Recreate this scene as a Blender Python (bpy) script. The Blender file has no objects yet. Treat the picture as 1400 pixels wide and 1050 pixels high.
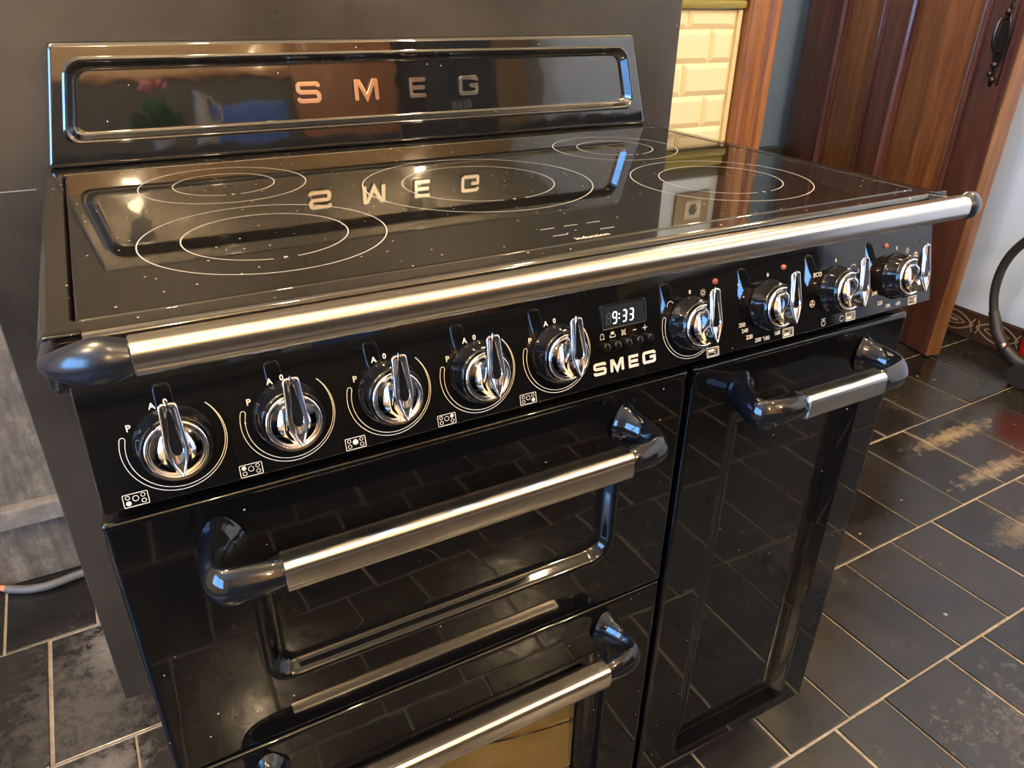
import bpy, bmesh, math, random
from mathutils import Vector, Matrix
random.seed(7)
S = bpy.context.scene
COL = S.collection

# ------------------------------------------------------------------ camera
RX = Vector((0.87694232, -0.48039893, 0.01374929))
DN = Vector((-0.21396485, -0.41587874, -0.88389135))
FW = Vector((0.43033849, 0.77217986, -0.46749015))
cam = bpy.data.cameras.new('camera'); camo = bpy.data.objects.new('camera', cam); COL.objects.link(camo)
m = Matrix((RX, -DN, -FW)).transposed().to_4x4()
m.translation = Vector((0.05634576, -0.50126173, 1.09332944))
camo.matrix_world = m
cam.sensor_width = 36.0; cam.lens = 1012.0 / 1400.0 * 36.0; cam.clip_start = 0.02; cam.clip_end = 60
S.camera = camo

# ------------------------------------------------------------------ world, exposure
W = bpy.data.worlds.new('world'); S.world = W; W.use_nodes = True
bg = W.node_tree.nodes['Background']; bg.inputs[0].default_value = (0.20, 0.48, 1.0, 1); bg.inputs[1].default_value = 17.0
S.view_settings.view_transform = 'Standard'; S.view_settings.look = 'None'
S.view_settings.gamma = 1.0; S.view_settings.exposure = 0.68
S.view_settings.use_curve_mapping = False
S.cycles.max_bounces = 10; S.cycles.diffuse_bounces = 4; S.cycles.glossy_bounces = 6
S.cycles.sample_clamp_indirect = 6.0

LAMPS = [(0.42, -0.62, 2.3, 17), (1.15, -0.75, 2.3, 17), (-0.85, -0.3, 2.3, 42), (0.2, -2.4, 2.3, 60), (1.7, -2.3, 2.3, 60), (1.9, 0.1, 2.3, 26), (-0.35, 0.12, 2.3, 52), (2.2, 1.4, 2.3, 16)]  # last two are added to brighten the black wall and the passage
LAMP_COL = (1.0, 0.74, 0.44)

# ------------------------------------------------------------------ materials
MATS = {}
def mat(name, col=(0.5, 0.5, 0.5), rough=0.5, metal=0.0, ior=1.5, coat=0.0, emis=None, es=0.0):
    M = bpy.data.materials.new(name); M.use_nodes = True
    b = M.node_tree.nodes['Principled BSDF']
    b.inputs['Base Color'].default_value = (*col, 1); b.inputs['Roughness'].default_value = rough
    b.inputs['Metallic'].default_value = metal; b.inputs['IOR'].default_value = ior
    b.inputs['Coat Weight'].default_value = coat; b.inputs['Coat Roughness'].default_value = 0.03
    if emis: b.inputs['Emission Color'].default_value = (*emis, 1); b.inputs['Emission Strength'].default_value = es
    MATS[name] = M
    return M
class N:
    """small node helper"""
    def __init__(s, M): s.t = M.node_tree; s.b = s.t.nodes['Principled BSDF']
    def n(s, ty, **kw):
        x = s.t.nodes.new(ty)
        for k, v in kw.items():
            if k.startswith('_'): setattr(x, k[1:], v)
            else: x.inputs[k.replace('__', ' ')].default_value = v
        return x
    def l(s, a, b): s.t.links.new(a, b)
    def coords(s, scale=(1, 1, 1), kind='Object'):
        tc = s.n('ShaderNodeTexCoord'); mp = s.n('ShaderNodeMapping'); mp.inputs['Scale'].default_value = scale
        s.l(tc.outputs[kind], mp.inputs['Vector']); return mp.outputs[0]
    def noise(s, vec, scale, detail=4, rough=0.6, dist=0.0):
        x = s.n('ShaderNodeTexNoise', Scale=scale, Detail=detail, Roughness=rough, Distortion=dist); s.l(vec, x.inputs['Vector']); return x.outputs['Fac']
    def ramp(s, fac, stops):
        r = s.n('ShaderNodeValToRGB'); e = r.color_ramp.elements
        while len(e) < len(stops): e.new(0.5)
        for q, (p, c) in zip(e, stops): q.position = p; q.color = (*c, 1) if len(c) == 3 else c
        s.l(fac, r.inputs[0]); return r.outputs[0]
    def mix(s, fac, a, b):
        x = s.n('ShaderNodeMix', _data_type='RGBA')
        if isinstance(fac, (int, float)): x.inputs[0].default_value = fac
        else: s.l(fac, x.inputs[0])
        for i, v in ((6, a), (7, b)):
            if isinstance(v, tuple): x.inputs[i].default_value = (*v, 1)
            else: s.l(v, x.inputs[i])
        return x.outputs[2]
    def math(s, op, a, b=0.0):
        x = s.n('ShaderNodeMath', _operation=op)
        for i, v in ((0, a), (1, b)):
            if isinstance(v, (int, float)): x.inputs[i].default_value = v
            else: s.l(v, x.inputs[i])
        return x.outputs[0]
    def bump(s, h, strength, dist=0.002):
        x = s.n('ShaderNodeBump', Strength=strength, Distance=dist); s.l(h, x.inputs['Height']); s.l(x.outputs[0], s.b.inputs['Normal']); return x

def g(v): return (v, v, v)
# enamel: black glaze, with faint waviness and dust specks
def enamel(name, col, rough, dust=0.5, wav=0.03, dscale=95, ior=1.5):
    M = mat(name, col, rough, ior=ior); a = N(M)
    v = a.coords()
    vo = a.n('ShaderNodeTexVoronoi', Scale=dscale); a.l(v, vo.inputs['Vector'])
    sel = a.n('ShaderNodeSeparateColor'); a.l(vo.outputs['Color'], sel.inputs[0])
    r1 = a.math('LESS_THAN', vo.outputs['Distance'], 0.085)
    r2 = a.math('GREATER_THAN', sel.outputs[0], 1.0 - dust * 0.25)
    mk = a.math('MULTIPLY', r1, r2)
    a.l(a.mix(mk, col, (0.42, 0.38, 0.31)), a.b.inputs['Base Color'])
    sm = a.noise(a.coords((3, 3, 3)), 2.5, 5)
    rr = a.n('ShaderNodeMapRange'); a.l(sm, rr.inputs[0]); rr.inputs[1].default_value = 0.35; rr.inputs[2].default_value = 0.75
    rr.inputs[3].default_value = rough; rr.inputs[4].default_value = rough + 0.03
    a.l(rr.outputs[0], a.b.inputs['Roughness'])
    if wav: a.bump(a.noise(a.coords(), 14, 2), wav, 0.004)
    return M
ENAMEL = enamel('enamel_black', (0.003, 0.003, 0.0032), 0.03, ior=1.45)
PANEL = enamel('panel_black', (0.003, 0.003, 0.0032), 0.025, dust=0.5, wav=0.0)
GLASS_HOB = enamel('hob_glass', (0.0045, 0.0042, 0.0036), 0.015, dust=2.2, wav=0.0, dscale=85, ior=1.6)
FRAME = enamel('hob_frame_enamel', (0.009, 0.008, 0.0065), 0.05, dust=2.0, wav=0.03, dscale=80, ior=1.75)
PLASTIC = enamel('black_gloss_plastic', (0.005, 0.0055, 0.007), 0.045, dust=0.3, wav=0.0)
MATTE = mat('matte_black_sheet', (0.012, 0.012, 0.013), 0.5)
WGLASS = mat('oven_glass', (0.003, 0.003, 0.003), 0.035, ior=1.5)
BGLASS = mat('tinted_oven_glass', (0.78, 0.66, 0.42), 0.01, ior=1.5); BGLASS.node_tree.nodes['Principled BSDF'].inputs['Transmission Weight'].default_value = 1.0
CHROME = mat('chrome', (0.86, 0.86, 0.88), 0.06, metal=1.0)
CHROMEL = mat('chrome_letters', (0.85, 0.82, 0.78), 0.12, metal=1.0)
def steel():
    M = mat('brushed_steel', (0.66, 0.63, 0.58), 0.2, metal=1.0); a = N(M)
    n1 = a.noise(a.coords((0.8, 1500, 1500)), 1.0, 3)
    rr = a.n('ShaderNodeMapRange'); a.l(n1, rr.inputs[0]); rr.inputs[3].default_value = 0.19; rr.inputs[4].default_value = 0.25
    a.l(rr.outputs[0], a.b.inputs['Roughness']); a.bump(n1, 0.02, 0.0002)
    return M
STEEL = steel()
PRINT = mat('cream_print', (0.66, 0.60, 0.50), 0.45)
GREYPRINT = mat('hob_print', (0.42, 0.40, 0.37), 0.4)
LAMPRED = mat('amber_indicator', (0.22, 0.055, 0.032), 0.15, ior=1.5)
DIGIT = mat('lit_digits', (0.8, 0.9, 1.0), 0.4, emis=(0.72, 0.88, 1.0), es=2.4)
DIGOFF = mat('unlit_digit', (0.05, 0.06, 0.065), 0.4)
DISPLAY = mat('display_window', (0.012, 0.016, 0.02), 0.05)

def painted_board():
    M = mat('brushed_black_paint', (0.03, 0.029, 0.027), 0.4, ior=1.5); a = N(M)
    st = a.noise(a.coords((60, 60, 2.2)), 1.6, 5, 0.65)
    big = a.noise(a.coords((1, 1, 1)), 3.0, 5, 0.6)
    c = a.mix(a.ramp(big, [(0.35, g(0)), (0.7, g(1))]), (0.017, 0.0155, 0.0128), (0.048, 0.041, 0.030))
    vo = a.n('ShaderNodeTexVoronoi', Scale=38.0); a.l(a.coords(), vo.inputs['Vector'])
    sc = a.n('ShaderNodeSeparateColor'); a.l(vo.outputs['Color'], sc.inputs[0])
    mk = a.math('MULTIPLY', a.math('LESS_THAN', vo.outputs['Distance'], 0.05), a.math('GREATER_THAN', sc.outputs[0], 0.86))
    a.l(a.mix(mk, c, (0.25, 0.23, 0.2)), a.b.inputs['Base Color'])
    a.l(a.ramp(big, [(0.3, g(0.27)), (0.75, g(0.42))]), a.b.inputs['Roughness'])
    a.bump(st, 0.35, 0.0012)
    return M
BOARD = painted_board()
def rough_plaster():
    M = mat('worn_grey_paint', (0.1, 0.1, 0.09), 0.7); a = N(M)
    n1 = a.noise(a.coords((8, 8, 1.6)), 4.0, 7, 0.7); n2 = a.noise(a.coords((1, 1, 1)), 22, 6, 0.7)
    f = a.math('ADD', a.math('MULTIPLY', n1, 0.6), a.math('MULTIPLY', n2, 0.4))
    a.l(a.ramp(f, [(0.38, (0.055, 0.048, 0.038)), (0.52, (0.13, 0.112, 0.085)), (0.66, (0.27, 0.225, 0.16))]), a.b.inputs['Base Color'])
    a.bump(f, 0.5, 0.003)
    return M
PLASTER = rough_plaster()
LEDGE = mat('grey_ledge_paint', (0.15, 0.145, 0.13), 0.6)
_a = N(LEDGE); _n = _a.noise(_a.coords(), 30, 6, 0.7); _a.l(_a.ramp(_n, [(0.3, (0.12, 0.107, 0.09)), (0.6, (0.22, 0.195, 0.16)), (0.75, (0.38, 0.33, 0.26))]), _a.b.inputs['Base Color'])

def tile_mat():
    M = mat('dark_slate_tile', (0.02, 0.019, 0.018), 0.22, ior=1.5); a = N(M)
    geo = a.n('ShaderNodeNewGeometry'); P = geo.outputs['Position']
    oi = a.n('ShaderNodeObjectInfo')
    def noise(scale, d=5, r=0.6, dist=0.0):
        x = a.n('ShaderNodeTexNoise', Scale=scale, Detail=d, Roughness=r, Distortion=dist); a.l(P, x.inputs['Vector']); return x.outputs['Fac']
    base = a.ramp(oi.outputs['Random'], [(0.0, (0.008, 0.0075, 0.007)), (0.5, (0.0125, 0.0112, 0.010)), (1.0, (0.019, 0.0165, 0.014))])
    n1 = noise(7, 6, 0.65)
    c = a.mix(a.ramp(n1, [(0.42, g(0)), (0.78, g(0.6))]), base, (0.034, 0.030, 0.026))
    # pale scuffs and lime bloom
    sc = a.math('MULTIPLY', noise(45, 9, 0.8, 0.0), a.ramp(noise(2.6, 3), [(0.42, g(0.35)), (0.62, g(1.0))]))
    c = a.mix(a.ramp(sc, [(0.52, g(0)), (0.70, g(0.6))]), c, (0.17, 0.15, 0.13))
    # dried cement patches and a broad paler area at fixed places on the floor: (centre, radii)
    for (cx, cy, rx, ry, col) in ((2.02, 0.46, 0.20, 0.035, (0.30, 0.22, 0.12)), (1.97, 0.30, 0.20, 0.03, (0.26, 0.20, 0.12)),
                                  (1.78, 0.12, 0.13, 0.05, (0.15, 0.12, 0.08)), (-0.11, 0.72, 0.06, 0.10, (0.28, 0.26, 0.22)), (-0.13, 0.46, 0.07, 0.05, (0.22, 0.20, 0.17)), (-0.15, 0.60, 0.14, 0.24, (0.085, 0.077, 0.064)), (1.33, -0.25, 0.2, 0.12, (0.10, 0.09, 0.08))):
        mp = a.n('ShaderNodeMapping', _vector_type='POINT'); a.l(P, mp.inputs['Vector'])
        mp.inputs['Location'].default_value = (-cx / rx, -cy / ry, 0); mp.inputs['Scale'].default_value = (1 / rx, 1 / ry, 0)
        ln = a.n('ShaderNodeVectorMath', _operation='LENGTH'); a.l(mp.outputs[0], ln.inputs[0])
        f = a.math('SUBTRACT', a.math('MULTIPLY', noise(38, 9, 0.78, 0.0), 1.7), a.math('MULTIPLY', ln.outputs['Value'], 0.55))
        c = a.mix(a.ramp(f, [(0.34, g(0)), (0.80, g(0.8))]), c, col)
    vo = a.n('ShaderNodeTexVoronoi', Scale=24.0); a.l(P, vo.inputs['Vector'])
    ss = a.n('ShaderNodeSeparateColor'); a.l(vo.outputs['Color'], ss.inputs[0])
    spot = a.math('MULTIPLY', a.math('LESS_THAN', vo.outputs['Distance'], 0.10), a.math('GREATER_THAN', ss.outputs[1], 0.88))
    c = a.mix(spot, c, (0.20, 0.18, 0.15))
    a.l(c, a.b.inputs['Base Color'])
    a.l(a.ramp(n1, [(0.35, g(0.13)), (0.75, g(0.33))]), a.b.inputs['Roughness'])
    a.bump(noise(9, 6, 0.6), 0.35, 0.004)
    return M
TILE = tile_mat()
GROUT = mat('cream_grout', (0.42, 0.33, 0.21), 0.85)
_a = N(GROUT); _n = _a.noise(_a.coords(), 40, 6, 0.7); _a.l(_a.ramp(_n, [(0.3, (0.15, 0.12, 0.085)), (0.65, (0.36, 0.295, 0.215))]), _a.b.inputs['Base Color'])
def far_floor():
    M = mat('far_slate_floor', (0.02, 0.02, 0.02), 0.25); a = N(M)
    br = a.n('ShaderNodeTexBrick', Scale=1.0); v = a.coords((1, 1, 1))
    rot = a.n('ShaderNodeMapping'); rot.inputs['Rotation'].default_value = (0, 0, 0)
    a.l(v, br.inputs['Vector'])
    br.inputs['Brick Width'].default_value = 0.155; br.inputs['Row Height'].default_value = 0.29; br.inputs['Mortar Size'].default_value = 0.0025
    br.inputs['Color1'].default_value = (0.02, 0.018, 0.016, 1); br.inputs['Color2'].default_value = (0.035, 0.03, 0.026, 1); br.inputs['Mortar'].default_value = (0.4, 0.32, 0.2, 1)
    a.l(br.outputs['Color'], a.b.inputs['Base Color']); return M
FARFLOOR = far_floor()

def wood(name, c0, c1, c2, scale=(22, 22, 1.3), rough=0.32, seed=0.0, coat=0.2):
    M = mat(name, c1, rough, coat=coat); a = N(M)
    tc = a.n('ShaderNodeTexCoord'); mp = a.n('ShaderNodeMapping'); mp.inputs['Scale'].default_value = scale; mp.inputs['Location'].default_value = (seed, seed, seed)
    a.l(tc.outputs['Object'], mp.inputs['Vector'])
    n1 = a.noise(mp.outputs[0], 1.5, 7, 0.62, 0.5); n2 = a.noise(mp.outputs[0], 7, 4, 0.6)
    f = a.math('ADD', a.math('MULTIPLY', n1, 0.7), a.math('MULTIPLY', n2, 0.3))
    a.l(a.ramp(f, [(0.30, c0), (0.5, c1), (0.70, c2)]), a.b.inputs['Base Color'])
    a.bump(f, 0.5, 0.003); return M
OAK = wood('stained_oak', (0.062, 0.021, 0.008), (0.145, 0.054, 0.018), (0.25, 0.105, 0.038))
OAKD = wood('dark_oak_frame', (0.038, 0.014, 0.011), (0.082, 0.030, 0.021), (0.14, 0.058, 0.040), seed=3.0)
CASING = wood('oak_casing', (0.12, 0.045, 0.018), (0.24, 0.100, 0.040), (0.36, 0.165, 0.07), seed=5.0)
EDGE = wood('worn_oak_edge', (0.085, 0.036, 0.015), (0.18, 0.085, 0.035), (0.28, 0.15, 0.07), seed=8.0)
CREAM = mat('cream_glazed_tile', (0.80, 0.71, 0.47), 0.12)
CGROUT = mat('cream_tile_grout', (0.72, 0.62, 0.38), 0.6)
OLIVE = mat('olive_glazed_trim', (0.22, 0.19, 0.02), 0.15)
OLIVED = mat('dark_trim', (0.05, 0.04, 0.01), 0.3)
WHITEW = mat('white_wall', (0.56, 0.69, 0.86), 0.18, coat=0.4)
OFFW = mat('warm_white_paint', (0.66, 0.60, 0.50), 0.6)
TANW = mat('ochre_wall_paint', (0.55, 0.36, 0.17), 0.6)
CEIL = mat('cream_ceiling', (0.74, 0.66, 0.52), 0.8)
BLUEG = mat('blue_grey_paint', (0.13, 0.21, 0.36), 0.45)
DARKS = mat('dark_shelf_paint', (0.03, 0.035, 0.035), 0.4)
IRON = mat('dark_wrought_iron', (0.05, 0.042, 0.038), 0.3, metal=0.9)
RUBBER = mat('black_rubber', (0.015, 0.015, 0.016), 0.45)
REDP = mat('red_gloss_plastic', (0.55, 0.012, 0.012), 0.15, coat=0.4)
CABLE = mat('grey_cable', (0.10, 0.10, 0.097), 0.5)
COPPER = mat('orange_sleeve', (0.75, 0.25, 0.12), 0.4)
LAMPG = mat('lamp_glass', (1, 0.9, 0.7), 0.4, emis=LAMP_COL, es=28)
BLUEC = mat('blue_fabric', (0.03, 0.10, 0.36), 0.6)
BROWN = wood('brown_door_wood', (0.16, 0.06, 0.02), (0.30, 0.13, 0.05), (0.40, 0.19, 0.08), seed=11.0)
LEAF = mat('leaf_green', (0.07, 0.20, 0.03), 0.5)
PINK = mat('pink_petal', (0.80, 0.18, 0.25), 0.5)
POT = mat('white_pot', (0.5, 0.48, 0.42), 0.4)

# ------------------------------------------------------------------ helpers
def wloc(o):
    v = Vector(o.location)
    while o.parent: o = o.parent; v += Vector(o.location)
    return v
def obj(name, bm, m, parent=None, smooth=True, angle=35, wn=False):
    if parent is not None:
        o0 = wloc(parent)
        if o0.length > 1e-9: bmesh.ops.translate(bm, verts=bm.verts, vec=-o0)
    bmesh.ops.recalc_face_normals(bm, faces=bm.faces)
    me = bpy.data.meshes.new(name); bm.to_mesh(me); bm.free()
    for q in (m if isinstance(m, (list, tuple)) else [m]): me.materials.append(q)
    if smooth:
        me.shade_smooth(); me.set_sharp_from_angle(angle=math.radians(angle))
    o = bpy.data.objects.new(name, me); COL.objects.link(o)
    if parent is not None: o.parent = parent
    if wn:
        md = o.modifiers.new('wn', 'WEIGHTED_NORMAL'); md.keep_sharp = True; md.weight = 100
    return o
def thing(name, label, cat, loc=(0, 0, 0), group=None):
    o = bpy.data.objects.new(name, None); COL.objects.link(o); o.location = loc; o.empty_display_size = 0.05
    o['label'] = label; o['category'] = cat
    if group: o['group'] = group
    return o
def tag(o, label, cat, group=None):
    o['label'] = label; o['category'] = cat
    if group: o['group'] = group
    return o
def struct(o): o['kind'] = 'structure'; return o
def box(bm, x0, x1, y0, y1, z0, z1, bev=0.0, seg=2, M=None):
    vs = [bm.verts.new((x, y, z)) for x in (x0, x1) for y in (y0, y1) for z in (z0, z1)]
    F = [(0, 1, 3, 2), (4, 6, 7, 5), (0, 4, 5, 1), (2, 3, 7, 6), (0, 2, 6, 4), (1, 5, 7, 3)]
    fs = [bm.faces.new([vs[i] for i in f]) for f in F]
    if bev > 0:
        es = list({e for f in fs for e in f.edges})
        r = bmesh.ops.bevel(bm, geom=es, offset=bev, segments=seg, affect='EDGES', profile=0.5)
        vs = list({v for f in r['faces'] for v in f.verts} | {v for v in vs if v.is_valid})
    if M is not None: bmesh.ops.transform(bm, matrix=M, verts=[v for v in vs if v.is_valid])
    return bm
def rrect(x0, x1, z0, z1, r, n=6):
    out = []
    for (cx, cz, a0) in ((x1 - r, z1 - r, 0), (x0 + r, z1 - r, 90), (x0 + r, z0 + r, 180), (x1 - r, z0 + r, 270)):
        for i in range(n + 1):
            a = math.radians(a0 + 90 * i / n); out.append((cx + r * math.cos(a), cz + r * math.sin(a)))
    return out
def loft(bm, rings, closed=True, cap0=False, cap1=False):
    R = [[bm.verts.new(p) for p in ring] for ring in rings]
    n = len(R[0])
    for a, b in zip(R, R[1:]):
        for i in range(n if closed else n - 1):
            j = (i + 1) % n
            try: bm.faces.new((a[i], a[j], b[j], b[i]))
            except ValueError: pass
    if cap0: bm.faces.new(R[0])
    if cap1: bm.faces.new(R[-1])
    return R
def lathe(bm, prof, fn, n=64):
    rings = []
    for r, w in prof: rings.append([fn(r * math.cos(2 * math.pi * i / n), r * math.sin(2 * math.pi * i / n), w) for i in range(n)])
    loft(bm, rings, cap0=prof[0][0] > 1e-6, cap1=True)
def tube(bm, pts, r, n=12, cap=True):
    """pts list of Vector; r float or list"""
    pts = [Vector(p) for p in pts]; rings = []
    up = Vector((0, 0, 1)); prev = None
    for i, p in enumerate(pts):
        t = (pts[min(i + 1, len(pts) - 1)] - pts[max(i - 1, 0)]).normalized()
        if prev is None:
            s = t.cross(up)
            if s.length < 1e-3: s = t.cross(Vector((1, 0, 0)))
            s.normalize()
        else: s = (prev - t * prev.dot(t)).normalized()
        prev = s; u = s.cross(t)
        rr = r[i] if isinstance(r, (list, tuple)) else r
        rings.append([p + (s * math.cos(2 * math.pi * k / n) + u * math.sin(2 * math.pi * k / n)) * rr for k in range(n)])
    loft(bm, rings, cap0=cap, cap1=cap)
def smoothpath(pts, k=6):
    P = [Vector(p) for p in pts]; out = []
    for i in range(len(P) - 1):
        a = P[max(i - 1, 0)]; b = P[i]; c = P[i + 1]; d = P[min(i + 2, len(P) - 1)]
        for j in range(k):
            t = j / k; out.append(0.5 * ((2 * b) + (c - a) * t + (2 * a - 5 * b + 4 * c - d) * t * t + (3 * b - a - 3 * c + d) * t ** 3))
    out.append(P[-1]); return out
def ribbon(bm, pts, w, fn, h0=0.0, h1=None, closed=False):
    """flat (or extruded) stroke following pts in a plane; fn(u,v,w)->3D"""
    P = [Vector((p[0], p[1])) for p in pts]; n = len(P); L = []; R = []
    for i in range(n):
        if closed: a, c = P[i - 1], P[(i + 1) % n]
        else: a, c = P[max(i - 1, 0)], P[min(i + 1, n - 1)]
        b = P[i]; d1 = (b - a) if (b - a).length > 1e-9 else (c - b); d2 = (c - b) if (c - b).length > 1e-9 else d1
        d1.normalize(); d2.normalize()
        n1 = Vector((-d1.y, d1.x)); n2 = Vector((-d2.y, d2.x)); mm = n1 + n2
        if mm.length < 1e-6: mm = n1
        mm.normalize(); k = min(2.5, 1.0 / max(0.25, mm.dot(n1)))
        L.append(b + mm * w / 2 * k); R.append(b - mm * w / 2 * k)
    if h1 is None:
        A = [bm.verts.new(fn(p.x, p.y, h0)) for p in L]; B = [bm.verts.new(fn(p.x, p.y, h0)) for p in R]
        for i in range(n if closed else n - 1):
            j = (i + 1) % n; bm.faces.new((A[i], A[j], B[j], B[i]))
    else:
        A, B, Cc, D = ([bm.verts.new(fn(p.x, p.y, h)) for p in Q] for Q, h in ((L, h1), (R, h1), (L, h0), (R, h0)))
        for i in range(n if closed else n - 1):
            j = (i + 1) % n
            bm.faces.new((A[i], A[j], B[j], B[i])); bm.faces.new((Cc[i], D[i], D[j], Cc[j]))
            bm.faces.new((A[i], Cc[i], Cc[j], A[j])); bm.faces.new((B[i], B[j], D[j], D[i]))
        if not closed:
            bm.faces.new((A[0], B[0], D[0], Cc[0])); bm.faces.new((A[-1], Cc[-1], D[-1], B[-1]))
def arc(cx, cy, r, a0, a1, n=40): return [(cx + r * math.cos(math.radians(a0 + (a1 - a0) * i / n)), cy + r * math.sin(math.radians(a0 + (a1 - a0) * i / n))) for i in range(n + 1)]
def disc(bm, cx, cy, r, fn, h, n=20):
    bm.faces.new([bm.verts.new(fn(cx + r * math.cos(2 * math.pi * i / n), cy + r * math.sin(2 * math.pi * i / n), h)) for i in range(n)])
_dg = None
def text(bm, s, size, cx, cy, fn, h=0.0, bold=0.0, sx=1.0):
    cu = bpy.data.curves.new('t', 'FONT'); cu.body = s; cu.size = 1.0; cu.align_x = 'CENTER'; cu.align_y = 'CENTER'; cu.resolution_u = 3; cu.offset = bold
    o = bpy.data.objects.new('t', cu); COL.objects.link(o)
    dg = bpy.context.evaluated_depsgraph_get(); me = o.evaluated_get(dg).to_mesh()
    vs = [bm.verts.new(fn(cx + v.co.x * size * sx, cy + v.co.y * size, h)) for v in me.vertices]
    for p in me.polygons:
        try: bm.faces.new([vs[i] for i in p.vertices])
        except ValueError: pass
    o.evaluated_get(dg).to_mesh_clear()
    bpy.data.objects.remove(o); bpy.data.curves.remove(cu)

# ------------------------------------------------------------------ setting
XR = 2.72
GB = [-1.82, -1.53, -1.235, -0.94, -0.645, -0.351, -0.059, 0.208, 0.503, 0.800, 1.09, 1.385, 1.68, 1.86]     # tile course boundaries
def floor_():
    bm = bmesh.new()
    def q(x0, x1, y0, y1, mi):
        f = bm.faces.new([bm.verts.new(p) for p in ((x0, y0, -0.0025), (x1, y0, -0.0025), (x1, y1, -0.0025), (x0, y1, -0.0025))]); f.material_index = mi
    q(-1.0, 2.8, -1.9, 1.9, 0); q(-2.3, -1.0, -3.1, 1.9, 1); q(-1.0, 2.8, -3.1, -1.9, 1)
    fl = struct(obj('floor', bm, [GROUT, FARFLOOR], smooth=False))
    J = {5: [.641, .799, .957, 1.081, 1.267, 1.382, 1.54],
         6: [.56, .706, .846, .991, 1.150, 1.314, 1.468, 1.62, 1.80, 1.972, 2.14, 2.31],
         7: [.87, 1.04, 1.22, 1.402, 1.569, 1.748, 1.928, 2.120, 2.320, 2.50],
         8: [-.207, -.02, .16, 1.66, 1.852, 2.044, 2.253, 2.452],
         9: [-.129, .05, 2.13, 2.307, 2.487]}
    bt = bmesh.new(); box(bt, 0, 1, 0, 1, -0.010, 0.0)
    for v in bt.verts:
        if v.co.z > -0.001: pass
    # unit tile with a softened rim: loops in unit space
    bt.free(); bt = bmesh.new()
    rings = []
    for ins, z in ((0.0, -0.010), (0.0, -0.0022), (0.004, -0.0007), (0.012, 0.0)):
        rings.append([(ins, ins * .55, z), (1 - ins, ins * .55, z), (1 - ins, 1 - ins * .55, z), (ins, 1 - ins * .55, z)])
    loft(bt, rings, cap1=True)
    me = bpy.data.meshes.new('tile'); bmesh.ops.recalc_face_normals(bt, faces=bt.faces); bt.to_mesh(me); bt.free(); me.materials.append(TILE)
    rnd = random.Random(3); n = 0
    for k in range(len(GB) - 1):
        y0, y1 = GB[k], GB[k + 1]
        if k < 1: continue
        js = sorted(J.get(k, []))
        if not js: js = [0.3 + 0.08 * (k % 2)]
        while js[-1] < XR - 0.02: js.append(js[-1] + 0.158 + rnd.uniform(-.01, .012))
        lo = -0.75
        while js[0] > lo: js.insert(0, js[0] - 0.158 - rnd.uniform(-.01, .012))
        for a, b in zip(js, js[1:]):
            if b - a > 0.35:
                m_ = max(2, round((b - a) / .16)); seg = [a + (b - a) * i / m_ for i in range(m_ + 1)]
            else: seg = [a, b]
            for p, q_ in zip(seg, seg[1:]):
                if k >= 10 and p < 1.5: continue          # behind the chimney breast
                if p > XR: continue
                if -0.02 < p < 0.8 and y0 > 0.1 and y1 < 1.2 and k >= 7: continue   # hidden under the cooker
                q2 = min(q_, XR)
                gx = 0.0014 + rnd.uniform(0, 0.0018); gy = 0.0018 + rnd.uniform(0, .0012)
                o = bpy.data.objects.new('tile', me); COL.objects.link(o); o.parent = fl
                o.location = (p + gx, y0 + gy + 0.02 * (p + q2) / 2, rnd.uniform(-.0008, .0004))
                o.scale = (q2 - p - 2 * gx, y1 - y0 - 2 * gy, 1)
                o.rotation_euler = (rnd.uniform(-.003, .003), rnd.uniform(-.003, .003), 0.02 + rnd.uniform(-.004, .004))
                n += 1
    return fl
floor_()

def slab(name, x0, x1, y0, y1, z0, z1, m, kind=True, bev=0.0, parent=None):
    bm = bmesh.new(); box(bm, x0, x1, y0, y1, z0, z1, bev)
    o = obj(name, bm, m, parent, smooth=bev > 0, wn=bev > 0)
    if kind: struct(o)
    return o
slab('ceiling', -2.3, 2.8, -3.1, 1.95, 2.5, 2.56, CEIL)
breast = slab('wall_centre', -0.096, 0.979, 0.585, 1.03, -0.002, 2.5, BOARD, bev=0.003)
# two horizontal scratches on the painted board, left of the cooker
bm = bmesh.new(); box(bm, -0.088, -0.014, 0.5846, 0.5852, 0.8700, 0.8712); obj('scratch', bm, LEDGE, breast, smooth=False)
bm = bmesh.new()
# left alcove
wl = slab('wall_alcove', -2.2, -0.096, 1.015, 1.075, -0.002, 2.5, PLASTER)
bm.free()
bl = slab('baseboard_left', -2.2, -0.097, 0.998, 1.014, 0.0, 0.138, PLASTER, bev=0.002)
slab('trim_1', -2.2, -0.097, 0.985, 1.0145, 0.139, 0.182, LEDGE, bev=0.004)
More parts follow.
